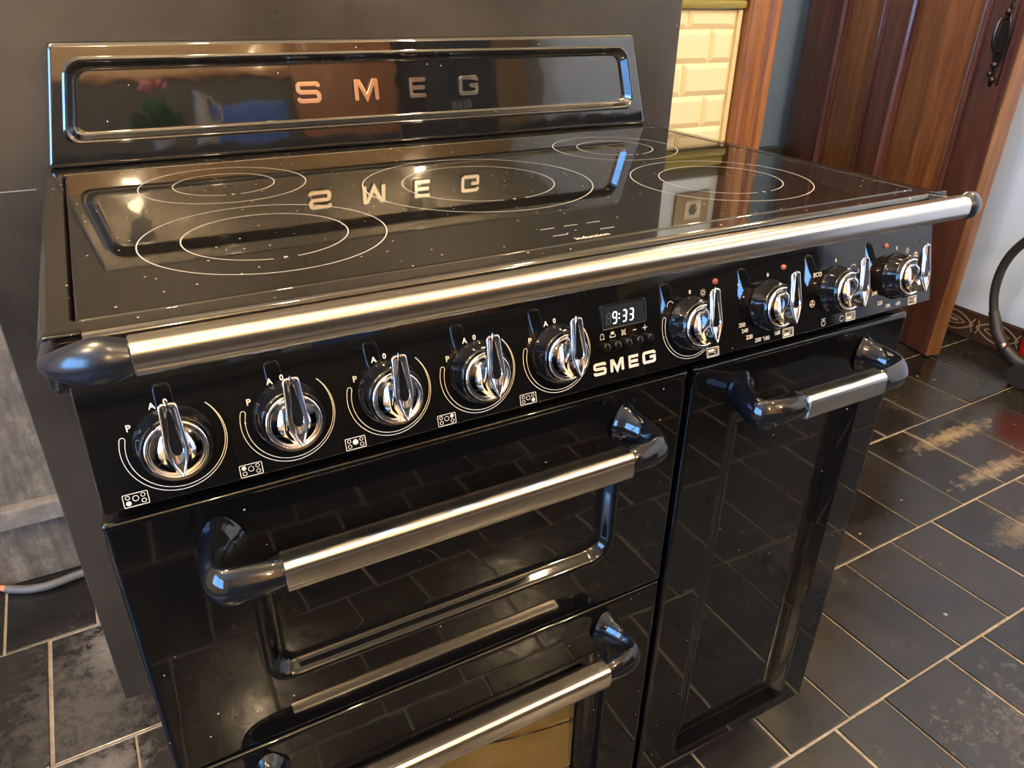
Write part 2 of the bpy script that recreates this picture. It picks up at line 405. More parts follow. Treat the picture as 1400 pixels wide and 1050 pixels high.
# cream tiled wall right of the breast
wt = slab('wall_tiled', 0.98, 1.56, 1.0345, 1.09, -0.002, 2.5, WHITEW)
def metro():
    rings = []
    for ins, d in ((0.0, 0.0), (0.0, -0.002), (0.001, -0.003), (0.0105, -0.0075), (0.0115, -0.0078)):
        rings.append((ins, d))
    made = {}
    pitch_x, pitch_z = 0.153, 0.0765
    def one(x0, x1, z0, z1):
        bm = bmesh.new()
        loft(bm, [[(x0 + i, 1.034 + d, z0 + i), (x1 - i, 1.034 + d, z0 + i), (x1 - i, 1.034 + d, z1 - i), (x0 + i, 1.034 + d, z1 - i)] for i, d in rings], cap1=True)
        o = obj('tile', bm, CREAM, wt, angle=12)
    zt = 1.0205; row = 0
    rows = [(1.0205, 1.0645, 1)] + [(1.0205 - pitch_z * (k + 1), 1.0205 - pitch_z * k, k % 2) for k in range(7)]
    for (z0, z1, par) in rows:
        off = 1.379 if par else 1.457
        x = off - pitch_x * 3
        while x < 1.532:
            a, b = max(x, 0.981), min(x + pitch_x, 1.532)
            if b - a > 0.02: one(a + .0012, b - .0012, z0 + .0012, z1 - .0012)
            x += pitch_x
    slab('tile_edging', 1.533, 1.547, 1.024, 1.034, 0.4, 1.0645, CREAM, False, 0.002, wt)
    slab('tile_bed', 0.982, 1.5475, 1.0325, 1.0345, 0.40, 1.0645, CGROUT, False, 0, wt)
metro()
slab('trim_2', 0.981, 1.547, 1.012, 1.0344, 1.0655, 1.085, OLIVE, bev=0.006)
slab('trim_3', 0.981, 1.547, 1.020, 1.0344, 1.086, 1.112, OLIVE, bev=0.008)
slab('trim_4', 0.981, 1.547, 1.026, 1.0344, 1.113, 1.142, OLIVED, bev=0.003)
# small framed picture tile above
pt = thing('picture_tile', 'small tan framed tile picture on white wall, seen only mirrored in the hob glass', 'picture', (1.463, 1.034, 1.22))
bm = bmesh.new(); box(bm, 1.403, 1.523, 1.026, 1.034, 1.180, 1.270, 0.002); obj('frame', bm, mat('tan_frame', (0.30, 0.26, 0.17), 0.4), pt)
bm = bmesh.new(); box(bm, 1.435, 1.491, 1.0235, 1.0258, 1.200, 1.250, 0.001); obj('centre_panel', bm, mat('pale_centre', (0.6, 0.58, 0.5), 0.3), pt)
bm = bmesh.new()
for i in range(6):
    a = i * math.pi / 3; disc(bm, 1.463 + .008 * math.cos(a), 1.225 + .009 * math.sin(a), 0.0075, lambda u, v, w: (u, 1.0233 - 0.0001 * i, v), 0, 12)
obj('flower_motif', bm, mat('dark_flower', (0.10, 0.10, 0.06), 0.4), pt)
# doorway casing with fluted profile
bm = bmesh.new()
prof = [(1.549, 1.04), (1.549, 1.006), (1.556, 1.000), (1.566, 1.000), (1.570, 1.006), (1.578, 1.008), (1.586, 1.000), (1.600, 0.994), (1.612, 1.000), (1.616, 1.006), (1.622, 1.006), (1.628, 0.998), (1.640, 0.994), (1.650, 0.998), (1.655, 1.006), (1.655, 1.12), (1.549, 1.12)]
loft(bm, [[(x, y, 0.0) for x, y in prof], [(x, y, 2.2) for x, y in prof]], cap0=True, cap1=True)
struct(obj('trim_5', bm, CASING, angle=30))
bm = bmesh.new(); loft(bm, [[(1.6565, y, 0.0), (1.6615, y, 0.0), (1.6615, y, 2.2), (1.6565, y, 2.2)] for y in (1.012, 1.12)], cap0=True, cap1=True)
struct(obj('trim_6', bm, mat('pale_reveal', (0.45, 0.42, 0.38), 0.5), smooth=False))
slab('wall_lintel', 1.549, XR - .001, 1.035, 1.12, 2.202, 2.499, OFFW)
slab('wall_back', 1.5, XR + .06, 1.86, 1.92, -0.002, 2.5, BLUEG)
slab('trim_7', 1.57, 2.66, 1.80, 1.859, 0.0, 0.525, DARKS, bev=0.003)
slab('wall_passage', 1.48, 1.546, 1.125, 1.86, -0.002, 2.5, BLUEG)
slab('wall_right', XR, XR + .06, -3.1, 1.86, -0.002, 2.5, WHITEW)
slab('wall_rear', -2.2, XR, -3.1, -3.04, -0.002, 2.5, TANW)
# left wall with a glazed opening
WY0, WY1, WZ0, WZ1 = -2.1, -0.1, 0.75, 2.15
for i, (a, b, c, d) in enumerate(((-3.1, WY0, 0, 2.5), (WY1, 1.075, 0, 2.5), (WY0, WY1, 0, WZ0), (WY0, WY1, WZ1, 2.5))):
    slab('wall_left' if i == 0 else 'wall_left.%03d' % i, -2.26, -2.2, a, b, c - .002, d, OFFW)
bm = bmesh.new()
def frame_bar(y0, y1, z0, z1): box(bm, -2.25, -2.21, y0, y1, z0, z1)
for (a, b, c, d) in ((WY0, WY1, WZ0, WZ0 + .05), (WY0, WY1, WZ1 - .05, WZ1), (WY0, WY0 + .05, WZ0 + .05, WZ1 - .05), (WY1 - .05, WY1, WZ0 + .05, WZ1 - .05), (-1.125, -1.075, WZ0 + .05, WZ1 - .05)): frame_bar(a, b, c, d)
win = struct(obj('window_1', bm, OFFW, smooth=False))
PANE = bpy.data.materials.new('clear_pane'); PANE.use_nodes = True
_t = PANE.node_tree; _t.nodes.clear()
_o = _t.nodes.new('ShaderNodeOutputMaterial'); _m = _t.nodes.new('ShaderNodeMixShader'); _tr = _t.nodes.new('ShaderNodeBsdfTransparent'); _g = _t.nodes.new('ShaderNodeBsdfGlossy')
_g.inputs['Roughness'].default_value = 0.02; _m.inputs[0].default_value = 0.06
_t.links.new(_tr.outputs[0], _m.inputs[1]); _t.links.new(_g.outputs[0], _m.inputs[2]); _t.links.new(_m.outputs[0], _o.inputs[0])
for (a, b) in ((WY0 + .05, -1.125), (-1.075, WY1 - .05)):
    bm = bmesh.new(); box(bm, -2.233, -2.229, a, b, WZ0 + .05, WZ1 - .05); obj('pane', bm, PANE, win, smooth=False)
pl = bpy.data.lights.new('window_portal', 'AREA'); pl.shape = 'RECTANGLE'; pl.size = WY1 - WY0 - .05; pl.size_y = WZ1 - WZ0 - .05; pl.cycles.is_portal = True
po = bpy.data.objects.new('window_portal', pl); COL.objects.link(po); po.location = (-2.27, (WY0 + WY1) / 2, (WZ0 + WZ1) / 2); po.rotation_euler = (0, -math.pi / 2, 0)

# patterned skirting tiles on the right wall
bs = bmesh.new(); box(bs, XR - .003, XR - .0005, -2.0, 1.76, 0.0, 0.102)
bsr = struct(obj('baseboard_right', bs, MATTE, smooth=False))
SKT = mat('brown_skirting_tile', (0.045, 0.028, 0.020), 0.18)
def skirt():
    y = 0.844 + 0.163 * 5
    bm0 = bmesh.new(); rings = []
    for ins, d in ((0, 0), (0, -.006), (.0015, -.008)):
        rings.append([(d, ins, ins), (d, .159 - ins, ins), (d, .159 - ins, .100 - ins), (d, ins, .100 - ins)])
    loft(bm0, rings, cap1=True); me = bpy.data.meshes.new('skirting_tile'); bmesh.ops.recalc_face_normals(bm0, faces=bm0.faces); bm0.to_mesh(me); bm0.free(); me.materials.append(SKT)
    bm1 = bmesh.new(); fn = lambda u, v, w: (-.0084, u, v)
    for s in (1, -1):
        pts = [(.004 + .151 * i / 20, .055 + s * .034 * math.sin(math.pi * i / 20)) for i in range(21)]; ribbon(bm1, pts, .005, fn)
        pts = [(.035 + .09 * i / 14, .055 + s * .014 * math.sin(math.pi * i / 14)) for i in range(15)]; ribbon(bm1, pts, .004, fn)
    for x in (.004, .155):
        ribbon(bm1, [(x - .003, .03), (x + .012 * (1 if x < .1 else -1), .055), (x - .003, .08)], .004, fn)
    ribbon(bm1, [(.06, .055), (.10, .055)], .010, fn)
    me1 = bpy.data.meshes.new('tile_motif'); bmesh.ops.recalc_face_normals(bm1, faces=bm1.faces); bm1.to_mesh(me1); bm1.free(); me1.materials.append(mat('tan_motif', (0.30, 0.22, 0.15), 0.3))
    while y > -1.0:
        o = bpy.data.objects.new('skirting_tile', me); COL.objects.link(o); o.parent = bsr; o.location = (XR - .003, y - .161, 0.0)
        p = bpy.data.objects.new('tile_motif', me1); COL.objects.link(p); p.parent = o
        y -= 0.163
skirt()

# ------------------------------------------------------------------ oak door leaf
P0 = Vector((2.425, 0.83, 0.0)); DD = Vector((0.2146, 0.9767, 0)).normalized(); DNv = Vector((-DD.y, DD.x, 0))
MD = Matrix.Identity(4); MD.col[0][:3] = DD; MD.col[1][:3] = -DNv; MD.col[2][:3] = (0, 0, 1); MD.translation = P0   # local x along leaf, y into leaf, z up
def dl(bm, s0, s1, t0, t1, z0, z1, bev=0.0, seg=2): box(bm, s0, s1, t0, t1, z0, z1, bev, seg); return bm
def dobj(name, bm, m, parent=None, **k): bmesh.ops.transform(bm, matrix=MD, verts=bm.verts); return obj(name, bm, m, parent, **k)
bm = bmesh.new(); dl(bm, 0, .125, 0, .058, .006, 2.05, .004)
door = struct(dobj('door_1', bm, OAKD))
def dpart(name, m, *a, bev=.003, par=None):
    bm = bmesh.new(); dl(bm, *a, bev); return dobj(name, bm, m, par or door)
dpart('stile', OAKD, .435, .545, 0, .056, .11, 1.2)
dpart('stile', OAKD, .775, .985, 0, .056, .006, 2.05)
dpart('rail', OAKD, .126, .774, 0, .056, .006, .108)
dpart('rail', OAKD, .126, .774, 0, .056, 1.202, 1.36)
dpart('rail', OAKD, .126, .774, 0, .056, 1.92, 2.05)
for a, b in ((.126, .434), (.546, .774)):
    for z0, z1 in ((.109, 1.2),):
        bm = bmesh.new()
        loft(bm, [[(a + i, t, z0 + i), (b - i, t, z0 + i), (b - i, t, z1 - i), (a + i, t, z1 - i)] for i, t in ((0, .03), (.002, .016), (.03, .014), (.034, .010), (.06, .006))], cap1=True)
        dobj('door_panel', bm, OAK, door)
        bm = bmesh.new()
        loft(bm, [[(a + i, t, z0 + i), (b - i, t, z0 + i), (b - i, t, z1 - i), (a + i, t, z1 - i)] for i, t in ((-.002, .0), (-.001, -.006), (.006, -.009), (.013, -.003), (.017, .002), (.024, .005), (.026, .014))])
        dobj('panel_moulding', bm, OAKD, door)
dpart('door_panel', OAK, .126, .774, .016, .03, 1.361, 1.919, bev=.001)
dpart('edge_strip', EDGE, -.008, -.0005, .001, .057, .006, 2.04, bev=.002)
# wrought iron lock plate with ring handle
bm = bmesh.new()
loft(bm, [[(.055 + u * k, t, .98 + v * k2) for u, v in [(math.cos(a) * (.016 + .006 * math.cos(4 * a)), math.sin(a) * .115) for a in [2 * math.pi * i / 40 for i in range(40)]]] for k, k2, t in ((1, 1, 0), (1, 1, -.003), (.85, .96, -.0045))], cap1=True)
lk = dobj('lock_plate', bm, IRON, door)
bm = bmesh.new(); tube(bm, smoothpath([(.055, -.004, 1.05), (.055, -.03, 1.045), (.055, -.036, 1.02), (.055, -.034, .985), (.055, -.022, .965), (.055, -.004, .96)]), .0055, 10)
dobj('handle', bm, IRON, lk)
bm = bmesh.new()
for (s, z, r) in ((.055, .925, .010), (.062, .90, .008), (.048, .885, .010), (.058, 1.065, .009)):
    bmesh.ops.create_uvsphere(bm, u_segments=14, v_segments=10, radius=r, matrix=Matrix.Translation((s, -.006, z)))
dobj('boss', bm, IRON, lk)
bm = bmesh.new(); dl(bm, .028, .032, -.004, 0, .87, 1.10, .001); dobj('latch_bar', bm, IRON, lk)

# ------------------------------------------------------------------ cable in the alcove
cb = thing('power_cable', 'grey cable with orange tip lying on floor against left baseboard', 'cable', (-0.2, 0.95, 0))
bm = bmesh.new(); tube(bm, smoothpath([(-.285, .975, .012), (-.25, .958, .0095), (-.21, .950, .0095), (-.16, .958, .0095), (-.11, .965, .0095), (-.085, .975, .0095)]), .0088, 12); obj('sheath', bm, CABLE, cb)
bm = bmesh.new(); tube(bm, smoothpath([(-.32, .990, .014), (-.30, .985, .013), (-.284, .9745, .012)]), .006, 10); obj('sleeve', bm, COPPER, cb)

# ------------------------------------------------------------------ vacuum cleaner
vc = thing('vacuum_cleaner', 'red and black vacuum cleaner with curved hose by the white wall', 'vacuum cleaner', (2.585, 0.47, 0))
bm = bmesh.new()
for (rr, z) in ((0,),) if False else ():
    pass
def ell(cx, cy, rx, ry, z, n=36): return [(cx + rx * math.cos(2 * math.pi * i / n), cy + ry * math.sin(2 * math.pi * i / n), z) for i in range(n)]
loft(bm, [ell(2.585, .47, a, b, z) for a, b, z in ((.085, .125, .012), (.095, .14, .02), (.100, .15, .06), (.098, .148, .085))], cap0=True, cap1=True)
obj('base', bm, RUBBER, vc)
bm = bmesh.new()
loft(bm, [ell(2.585, .47, a, b, z) for a, b, z in ((.096, .146, .0855), (.099, .150, .12), (.095, .145, .18), (.08, .125, .225), (.05, .085, .25), (.02, .03, .256))], cap1=True)
obj('body_shell', bm, REDP, vc)
for sy in (-1, 1):
    bm = bmesh.new(); tube(bm, [(2.58 - .10, .47 + sy * .07, .045), (2.58 - .125 + .012, .47 + sy * .07, .045)], .04, 24); obj('wheel', bm, RUBBER, vc)
bm = bmesh.new(); tube(bm, smoothpath([(2.56, .35, .50), (2.51, .55, .50), (2.50, .64, .475), (2.50, .690, .415), (2.50, .713, .345), (2.50, .712, .265), (2.50, .69, .195), (2.50, .655, .13)]), .0135, 14)
obj('hose', bm, RUBBER, vc)
bm = bmesh.new(); tube(bm, [(2.50, .695, .205), (2.50, .665, .145), (2.50, .63, .105), (2.51, .59, .075), (2.53, .555, .062)], [.0155, .019, .018, .021, .021], 16); obj('hose_connector', bm, RUBBER, vc)
bm = bmesh.new(); bmesh.ops.create_uvsphere(bm, u_segments=16, v_segments=10, radius=.011, matrix=Matrix.Translation((2.484, .625, .115))); obj('release_button', bm, CHROME, vc)

# ------------------------------------------------------------------ cooker
ck = thing('range_cooker', 'black glossy range cooker with five ring induction hob and nine chrome knobs', 'cooker', (0.449, 0.3, 0))
def P(name, bm, m, par=None, **k): return obj(name, bm, m, par or ck, **k)
bm = bmesh.new(); box(bm, .012, .886, .4601, .565, .072, .858, .002)
for q in ((.5451, .886, .030, .46, .072, .858), (.012, .545, .030, .46, .4601, .858), (.012, .0799, .030, .46, .072, .46), (.5001, .545, .030, .46, .072, .46), (.08, .50, .030, .46, .072, .1099)): box(bm, *q)
P('body', bm, MATTE)
bm = bmesh.new(); R_ = [[(x, y, z) for x, z in rrect(.0805, .4995, .1105, .4595, .02, 5)] for y in (.031, .4595)]
loft(bm, R_, cap1=True); cav = P('oven_cavity', bm, mat('speckled_cavity_enamel', (0.34, 0.27, 0.17), 0.35))
for zr in (.21, .31):
    bm = bmesh.new()
    for k in range(12): tube(bm, [(.085, .05 + k * .034, zr), (.495, .05 + k * .034, zr)], .0018, 6)
    tube(bm, [(.10, .045, zr), (.10, .43, zr)], .003, 8); tube(bm, [(.48, .045, zr), (.48, .43, zr)], .003, 8)
    P('oven_rack', bm, CHROME, cav)
bm = bmesh.new(); bmesh.ops.create_uvsphere(bm, u_segments=14, v_segments=8, radius=.018, matrix=Matrix.Translation((.40, .452, .425))); P('oven_light', bm, LAMPG, cav)
_l = bpy.data.lights.new('oven_lamp_light', 'POINT'); _l.energy = 1.6; _l.color = (1.0, .80, .42); _l.shadow_soft_size = .02
_o = bpy.data.objects.new('oven_lamp_light', _l); COL.objects.link(_o); _o.location = (.33, .36, .42)
bm = bmesh.new(); box(bm, .03, .868, .07, .5, .004, .0715, .002); P('plinth', bm, MATTE)

# hob frame + glass
fr = lambda x0, x1, y0, y1, r, z: [(x, y, z) for x, y in rrect(x0, x1, y0, y1, r)]
bm = bmesh.new()
loft(bm, [fr(.003, .895, .004, .580, .006, .860), fr(0, .898, 0, .583, .008, .866), fr(0, .898, 0, .583, .008, .894), fr(.0012, .8968, .0012, .5818, .008, .8975), fr(.004, .894, .004, .579, .008, .8996), fr(.007, .891, .007, .576, .008, .9),
          fr(.0195, .8785, .0225, .5095, .009, .9), fr(.0205, .8775, .0235, .5085, .008, .8985), fr(.0215, .8765, .0245, .5075, .007, .8965), fr(.022, .876, .025, .507, .007, .893)], cap0=True)
P('hob_frame', bm, FRAME, angle=40, wn=True)
bm = bmesh.new()
loft(bm, [fr(.0225, .8755, .0255, .5065, .006, .894), fr(.0225, .8755, .0255, .5065, .006, .8985), fr(.0235, .8745, .0265, .5055, .006, .8997), fr(.0255, .8725, .0285, .5035, .006, .9002)], cap0=True, cap1=True)
hob = P('hob_glass', bm, GLASS_HOB, angle=40, wn=True)
hf = lambda u, v, w: (u, v, .9004)
for (cx, cy, ro, ri, mk) in ((.178, .383, .088, .0535, 0), (.1765, .166, .1055, .071, 0), (.438, .27, .131, .087, 0), (.709, .381, .088, .0535, 0), (.706, .163, .106, .072, 0)):
    bm = bmesh.new(); ribbon(bm, arc(cx, cy, ro, 0, 360, 120)[:-1], .0010, hf, closed=True)
    ribbon(bm, arc(cx, cy, ri, -82, 262, 110), .0010, hf)
    text(bm, 'P', .008, cx, cy - ri, hf)
    P('cooking_zone_ring', bm, GREYPRINT, hob, smooth=False)
bm = bmesh.new()
bm.free()
for (a, y) in ((.403, .072), (.429, .0725), (.4545, .0725), (.403, .0495), (.4545, .050)):
    bm = bmesh.new(); ribbon(bm, [(a, y), (a + .0155, y)], .0011, hf); P('zone_indicator', bm, GREYPRINT, hob, smooth=False)
bm = bmesh.new(); text(bm, 'induction', .0098, .435, .0340, hf, sx=1.0, bold=.008); P('lettering', bm, PRINT, hob, smooth=False)
# small chrome corner clips on the front edge of the frame
for s in (0, 1):
    x0 = .004 if s == 0 else .898 - .026
    bm = bmesh.new(); box(bm, x0, x0 + .022, -.0015, .006, .8965, .9022, .0015, 3); P('corner_clip', bm, ENAMEL)

# splashback
def sp(x, z, d):            # sheet tapers and leans back a little
    t = (z - .905) / .13; return (.447 + (x - .447) * (1 - .066 * t), .540 + .013 * t + d, z)
def spl(x0, x1, z0, z1, r, d, n=8): return [sp(x, z, d) for x, z in rrect(x0, x1, z0, z1, r, n)]
X0, X1 = .0075, .8865
bm = bmesh.new()
loft(bm, [spl(X0 + .001, X1 - .001, .9005, 1.036, .005, .022), spl(X0, X1, .9005, 1.037, .005, .006), spl(X0 + .0005, X1 - .0005, .901, 1.0365, .005, .003), spl(X0 + .002, X1 - .002, .9025, 1.035, .005, .0008), spl(X0 + .0045, X1 - .0045, .905, 1.0325, .005, 0),
          spl(X0 + .0058, X1 - .0058, .9063, 1.0312, .005, 0), spl(X0 + .0155, X1 - .0175, .9255, 1.0215, .0185, 0),
          spl(X0 + .0165, X1 - .0185, .9265, 1.0205, .0180, 0), spl(X0 + .0185, X1 - .0205, .9285, 1.0185, .0172, -.0012), spl(X0 + .0200, X1 - .022, .930, 1.017, .0165, -.0006), spl(X0 + .0225, X1 - .0245, .932, 1.0145, .0155, .0025), spl(X0 + .0265, X1 - .0285, .9342, 1.0105, .0140, .0078), spl(X0 + .0285, X1 - .0305, .9355, 1.0090, .0130, .0096), spl(X0 + .031, X1 - .033, .9372, 1.0072, .0120, .0103), spl(X0 + .0335, X1 - .0355, .9385, 1.0057, .0110, .0104), spl(X0 + .0345, X1 - .0365, .9393, 1.0049, .0105, .0104)], cap0=True, cap1=True)
splash = P('splashback', bm, enamel('splash_enamel', (0.0045, 0.0045, 0.005), 0.03, dust=0.2, wav=0.08, ior=1.95), angle=50, wn=True)
# logo letters
def letter(ch):
    c = .14
    if ch == 'S': return [[(1.10, .74), (1.10, .84), (1.02, .90), (.18, .90), (.10, .82), (.10, .60), (.20, .52), (1.0, .50), (1.10, .42), (1.10, .18), (1.02, .10), (.18, .10), (.10, .16), (.10, .27)]]
    if ch == 'G': return [[(1.12, .72), (1.12, .82), (1.04, .90), (.18, .90), (.10, .82), (.10, .18), (.18, .10), (1.04, .10), (1.12, .18), (1.12, .50), (.66, .50)]]
    if ch == 'E': return [[(1.12, .90), (.10, .90), (.10, .10), (1.12, .10)], [(.10, .50), (1.05, .50)]]
    if ch == 'M': return [[(.10, .0), (.12, .93), (.24, .93), (.62, .12), (1.0, .93), (1.12, .93), (1.14, .0)]]
for ch, x0, x1 in (('S', .3105, .3435), ('M', .3895, .4240), ('E', .4710, .4980), ('G', .5485, .5795)):
    bm = bmesh.new(); zb, hh = .9585, .0265
    def lf(u, v, w, x0=x0, x1=x1): x, y, z = sp(x0, zb, 0); a = (x0 + (x1 - x0) * u / 1.22, sp(0, zb + v * hh, 0)[1] + .0104 - w, zb + v * hh); return a
    for st in letter(ch): ribbon(bm, st, .21, lf, 0.0, .0042)
    bmesh.ops.remove_doubles(bm, verts=bm.verts, dist=1e-6)
    es = [e for e in bm.edges if len(e.link_faces) == 2 and e.calc_face_angle(0) > .8]
    bmesh.ops.bevel(bm, geom=es, offset=.0009, segments=2, affect='EDGES')
    P('letter', bm, CHROMEL, splash, smooth=True, angle=30)

# control panel --------------------------------------------------------------
PT = Vector((0, 0, .865)); PV = Vector((0, .0225, .087)).normalized(); PN = Vector((0, -PV.z, PV.y))
def pf(u, v, w): return Vector((u, 0, 0)) + PT + PV * v + PN * w
bm = bmesh.new()
pr = lambda x0, x1, v0, v1, r, w: [pf(a, b, w) for a, b in rrect(x0, x1, v0, v1, r, 3)]
loft(bm, [pr(.012, .886, -.088, .008, .002, -.028), pr(.0105, .8875, -.0897, .012, .002, -.004), pr(.011, .887, -.0893, .012, .002, -.001), pr(.0125, .8855, -.088, .011, .002, 0)], cap0=True, cap1=True)
panel = P('control_panel', bm, PANEL, angle=40, wn=True)
bm = bmesh.new(); box(bm, .016, .886, .012, .030, .764, .790, 0); P('panel_shadow_gap', bm, MATTE, smooth=False)

KU = [.0634, .1414, .2197, .2966, .3732, .5225, .6248, .7243, .8233]; KV = -.0505
MP = Matrix.Identity(4); MP.col[0][:3] = (1, 0, 0); MP.col[1][:3] = PV; MP.col[2][:3] = PN
# shared knob meshes (local frame: x right, y up the panel, z outward)
loc = lambda u, v, w: (u, v, w)
def mk(bm, name, m, angle=35):
    bmesh.ops.recalc_face_normals(bm, faces=bm.faces); me = bpy.data.meshes.new(name); bm.to_mesh(me); bm.free(); me.materials.append(m); me.shade_smooth(); me.set_sharp_from_angle(angle=math.radians(angle)); return me
bm = bmesh.new(); lathe(bm, [(.0262, 0.0003), (.0264, .0012), (.0260, .0026), (.0250, .0045), (.0231, .0155), (.0226, .0172), (.0217, .0180), (.0208, .0178), (.0205, .0165), (.0, .0165)], loc, 72); me_skirt = mk(bm, 'control_knob', PLASTIC, 50)
bm = bmesh.new(); lathe(bm, [(.0202, .0166), (.0203, .0190), (.0198, .0203), (.0189, .0207), (.0180, .0203), (.0172, .0192), (.0164, .0186), (.0150, .0184), (.0, .0184)], loc, 72); me_disc = mk(bm, 'dial_disc', CHROME, 60)
bm = bmesh.new(); lathe(bm, [(.0162, .0185), (.0160, .0187), (.0, .0187)], loc, 72); me_face = mk(bm, 'dial_face', mat('dark_reflection_chrome', (0.06, 0.06, 0.065), 0.07, metal=1.0), 60)  # chrome face coloured dark, standing in for the viewer's dark reflection
def interp(t, x):
    for (a, b), (c, d) in zip(t, t[1:]):
        if x <= c: return b + (d - b) * (x - a) / (c - a)
    return t[-1][1]
FRT = [(0, 0.0028), (.006, .0043), (.02, .0053), (.05, .0059), (.31, .0065), (.52, .0074), (.60, .0075), (.68, .0069), (.85, .0040), (.97, .0010), (1, .0003)]
BAS = [(0, 0.0010), (.008, .0036), (.03, .0058), (.10, .0082), (.31, .0110), (.5, .0120), (.67, .0103), (.85, .0058), (.97, .0014), (1, .0004)]
SS = [0, .004, .012, .025, .045, .08, .15, .25, .35, .45, .52, .58, .64, .70, .78, .86, .93, .98, 1]
rings = []
for (w, vt, vb, bl_, k) in ((.0183, .0140, -.0182, 0, 1.05), (.0192, .0130, -.0178, .15, .98), (.0205, .0124, -.0170, .5, .92), (.0222, .0122, -.0162, .85, .93), (.0238, .0126, -.0157, 1, .97), (.0260, .0146, -.0154, 1, 1), (.0285, .0186, -.0153, 1, 1), (.0305, .0232, -.0152, 1, 1), (.0322, .0282, -.0152, 1, 1), (.0336, .0326, -.0151, 1, 1), (.0348, .0350, -.0151, 1, 1), (.0360, .0359, -.0150, 1, .99), (.0366, .0356, -.0146, 1, .90), (.0367, .0348, -.0138, 1, .78), (.0362, .0341, -.0132, 1, .70)):
    r = []
    for s in SS: hw = (interp(BAS, s) * (1 - bl_) + interp(FRT, s) * bl_) * k; r.append((hw, vt + s * (vb - vt), w))
    for s in reversed(SS): hw = (interp(BAS, s) * (1 - bl_) + interp(FRT, s) * bl_) * k; r.append((-hw, vt + s * (vb - vt), w))
    rings.append(r)
bm = bmesh.new(); loft(bm, rings, cap1=True); me_ptr = mk(bm, 'pointer', CHROME, 55)
bm = bmesh.new()
dr = [(.0004, .0315), (.0012, .028), (.0022, .018), (.0032, .009), (.0036, .0055), (.0031, .0030), (.0016, .0016), (0, .0012)]
pp = [(a, b) for a, b in dr] + [(-a, b) for a, b in reversed(dr[:-1])]
loft(bm, [[(a, b, .0361) for a, b in pp], [(a, b, .0365) for a, b in pp]], cap1=True); me_ins = mk(bm, 'pointer_inset', PLASTIC)
bm = bmesh.new(); loft(bm, [[(a * k, (b - .0034) * k + .0034, w) for a, b in pp] for k, w in ((1.22, .0361), (1.15, .0371), (1.0, .0364))]); me_rim = mk(bm, 'inset_rim', CHROME)
# white index dot on the skirt
bm = bmesh.new(); bmesh.ops.create_uvsphere(bm, u_segments=12, v_segments=6, radius=.0013, matrix=Matrix.Translation((0, .0232, .0162)) @ Matrix.Diagonal((1.5, .5, .8, 1))); me_dot = mk(bm, 'index_mark', PRINT)
for i, u in enumerate(KU):
    k = bpy.data.objects.new('control_knob', me_skirt); COL.objects.link(k); k.parent = ck
    pos = pf(u, KV, 0) - wloc(ck); Mk = MP.copy(); Mk.translation = pos; k.matrix_local = Mk
    for nm, me in (('dial_disc', me_disc), ('dial_face', me_face), ('pointer', me_ptr), ('pointer_inset', me_ins), ('inset_rim', me_rim), ('index_mark', me_dot)):
        c = bpy.data.objects.new(nm, me); COL.objects.link(c); c.parent = k

# printed marks
HW = .00035
def marks(name='dial_marking'):
    return bmesh.new()
def icon_hob(bm, u, v, hot):
    ribbon(bm, rrect(u - .0078, u + .0078, v - .0045, v + .0045, .0006, 2), .0005, pf, HW, closed=True)
    zones = [(-.0048, -.0019, .0014), (-.0048, .0022, .0013), (0, .0008, .0019), (.0048, .0022, .0013), (.0048, -.0019, .0014)]
    for j, (a, b, r) in enumerate(zones):
        if j == hot: disc(bm, u + a, v + b, r + .0003, pf, HW)
        else: ribbon(bm, arc(u + a, v + b, r, 0, 360, 16)[:-1], .0004, pf, HW, closed=True)
def icon_oven(bm, u, v, fill):
    ribbon(bm, rrect(u - .0075, u + .0075, v - .0045, v + .0045, .0008, 2), .0007, pf, HW, closed=True)
    def rc(a0, a1, b0, b1, f):
        if f: bm.faces.new([bm.verts.new(pf(u + a, v + b, HW)) for a, b in ((a0, b0), (a1, b0), (a1, b1), (a0, b1))])
        else: ribbon(bm, [(u + a0, v + b0), (u + a1, v + b0), (u + a1, v + b1), (u + a0, v + b1)], .0004, pf, HW, closed=True)
    rc(-.006, .002, .0006, .003, fill == 0); rc(-.006, .002, -.0032, -.0004, fill == 1); rc(.0035, .006, -.0032, .003, fill == 2)
def crescent(bm, u):
    oc = arc(u, KV, .0340, 163, 163 + 241, 80); ic = []
    for i, (a, b) in enumerate(oc):
        t = i / 80; r = .0340 - .0034 * (1 - t) ** .8 * (1 if t < .9 else (1 - t) / .1) - .0002
        ang = math.radians(163 + 241 * t); ic.append((u + r * math.cos(ang), KV + r * math.sin(ang)))
    a0 = math.radians(163); ca = (u + .0323 * math.cos(a0), KV + .0323 * math.sin(a0))
    tip = [(ca[0] + .0017 * math.cos(a0 + math.pi + math.pi * i / 8), ca[1] + .0017 * math.sin(a0 + math.pi + math.pi * i / 8)) for i in range(9)]
    ribbon(bm, list(reversed(ic)) + tip + oc, .0005, pf, HW)
def mark(name, fn, *a):
    bm = bmesh.new(); fn(bm, *a); P(name, bm, PRINT, panel, smooth=False)
def num(bm, s, u, v, sz=.0058): text(bm, s, sz, u, v, pf, HW, .02)
for i in range(5):
    u = KU[i]; mark('scale_arc', crescent, u)
    for ch, a, b, z in (('A', -.0088, .0283, .0062), ('0', 0, .0294, .0058), ('P', -.0256, .0165, .0066)): mark('dial_character', num, ch, u + a, KV + b, z)
    mark('hob_symbol', icon_hob, u - .033 if i else u - .0315, -.0833, i)
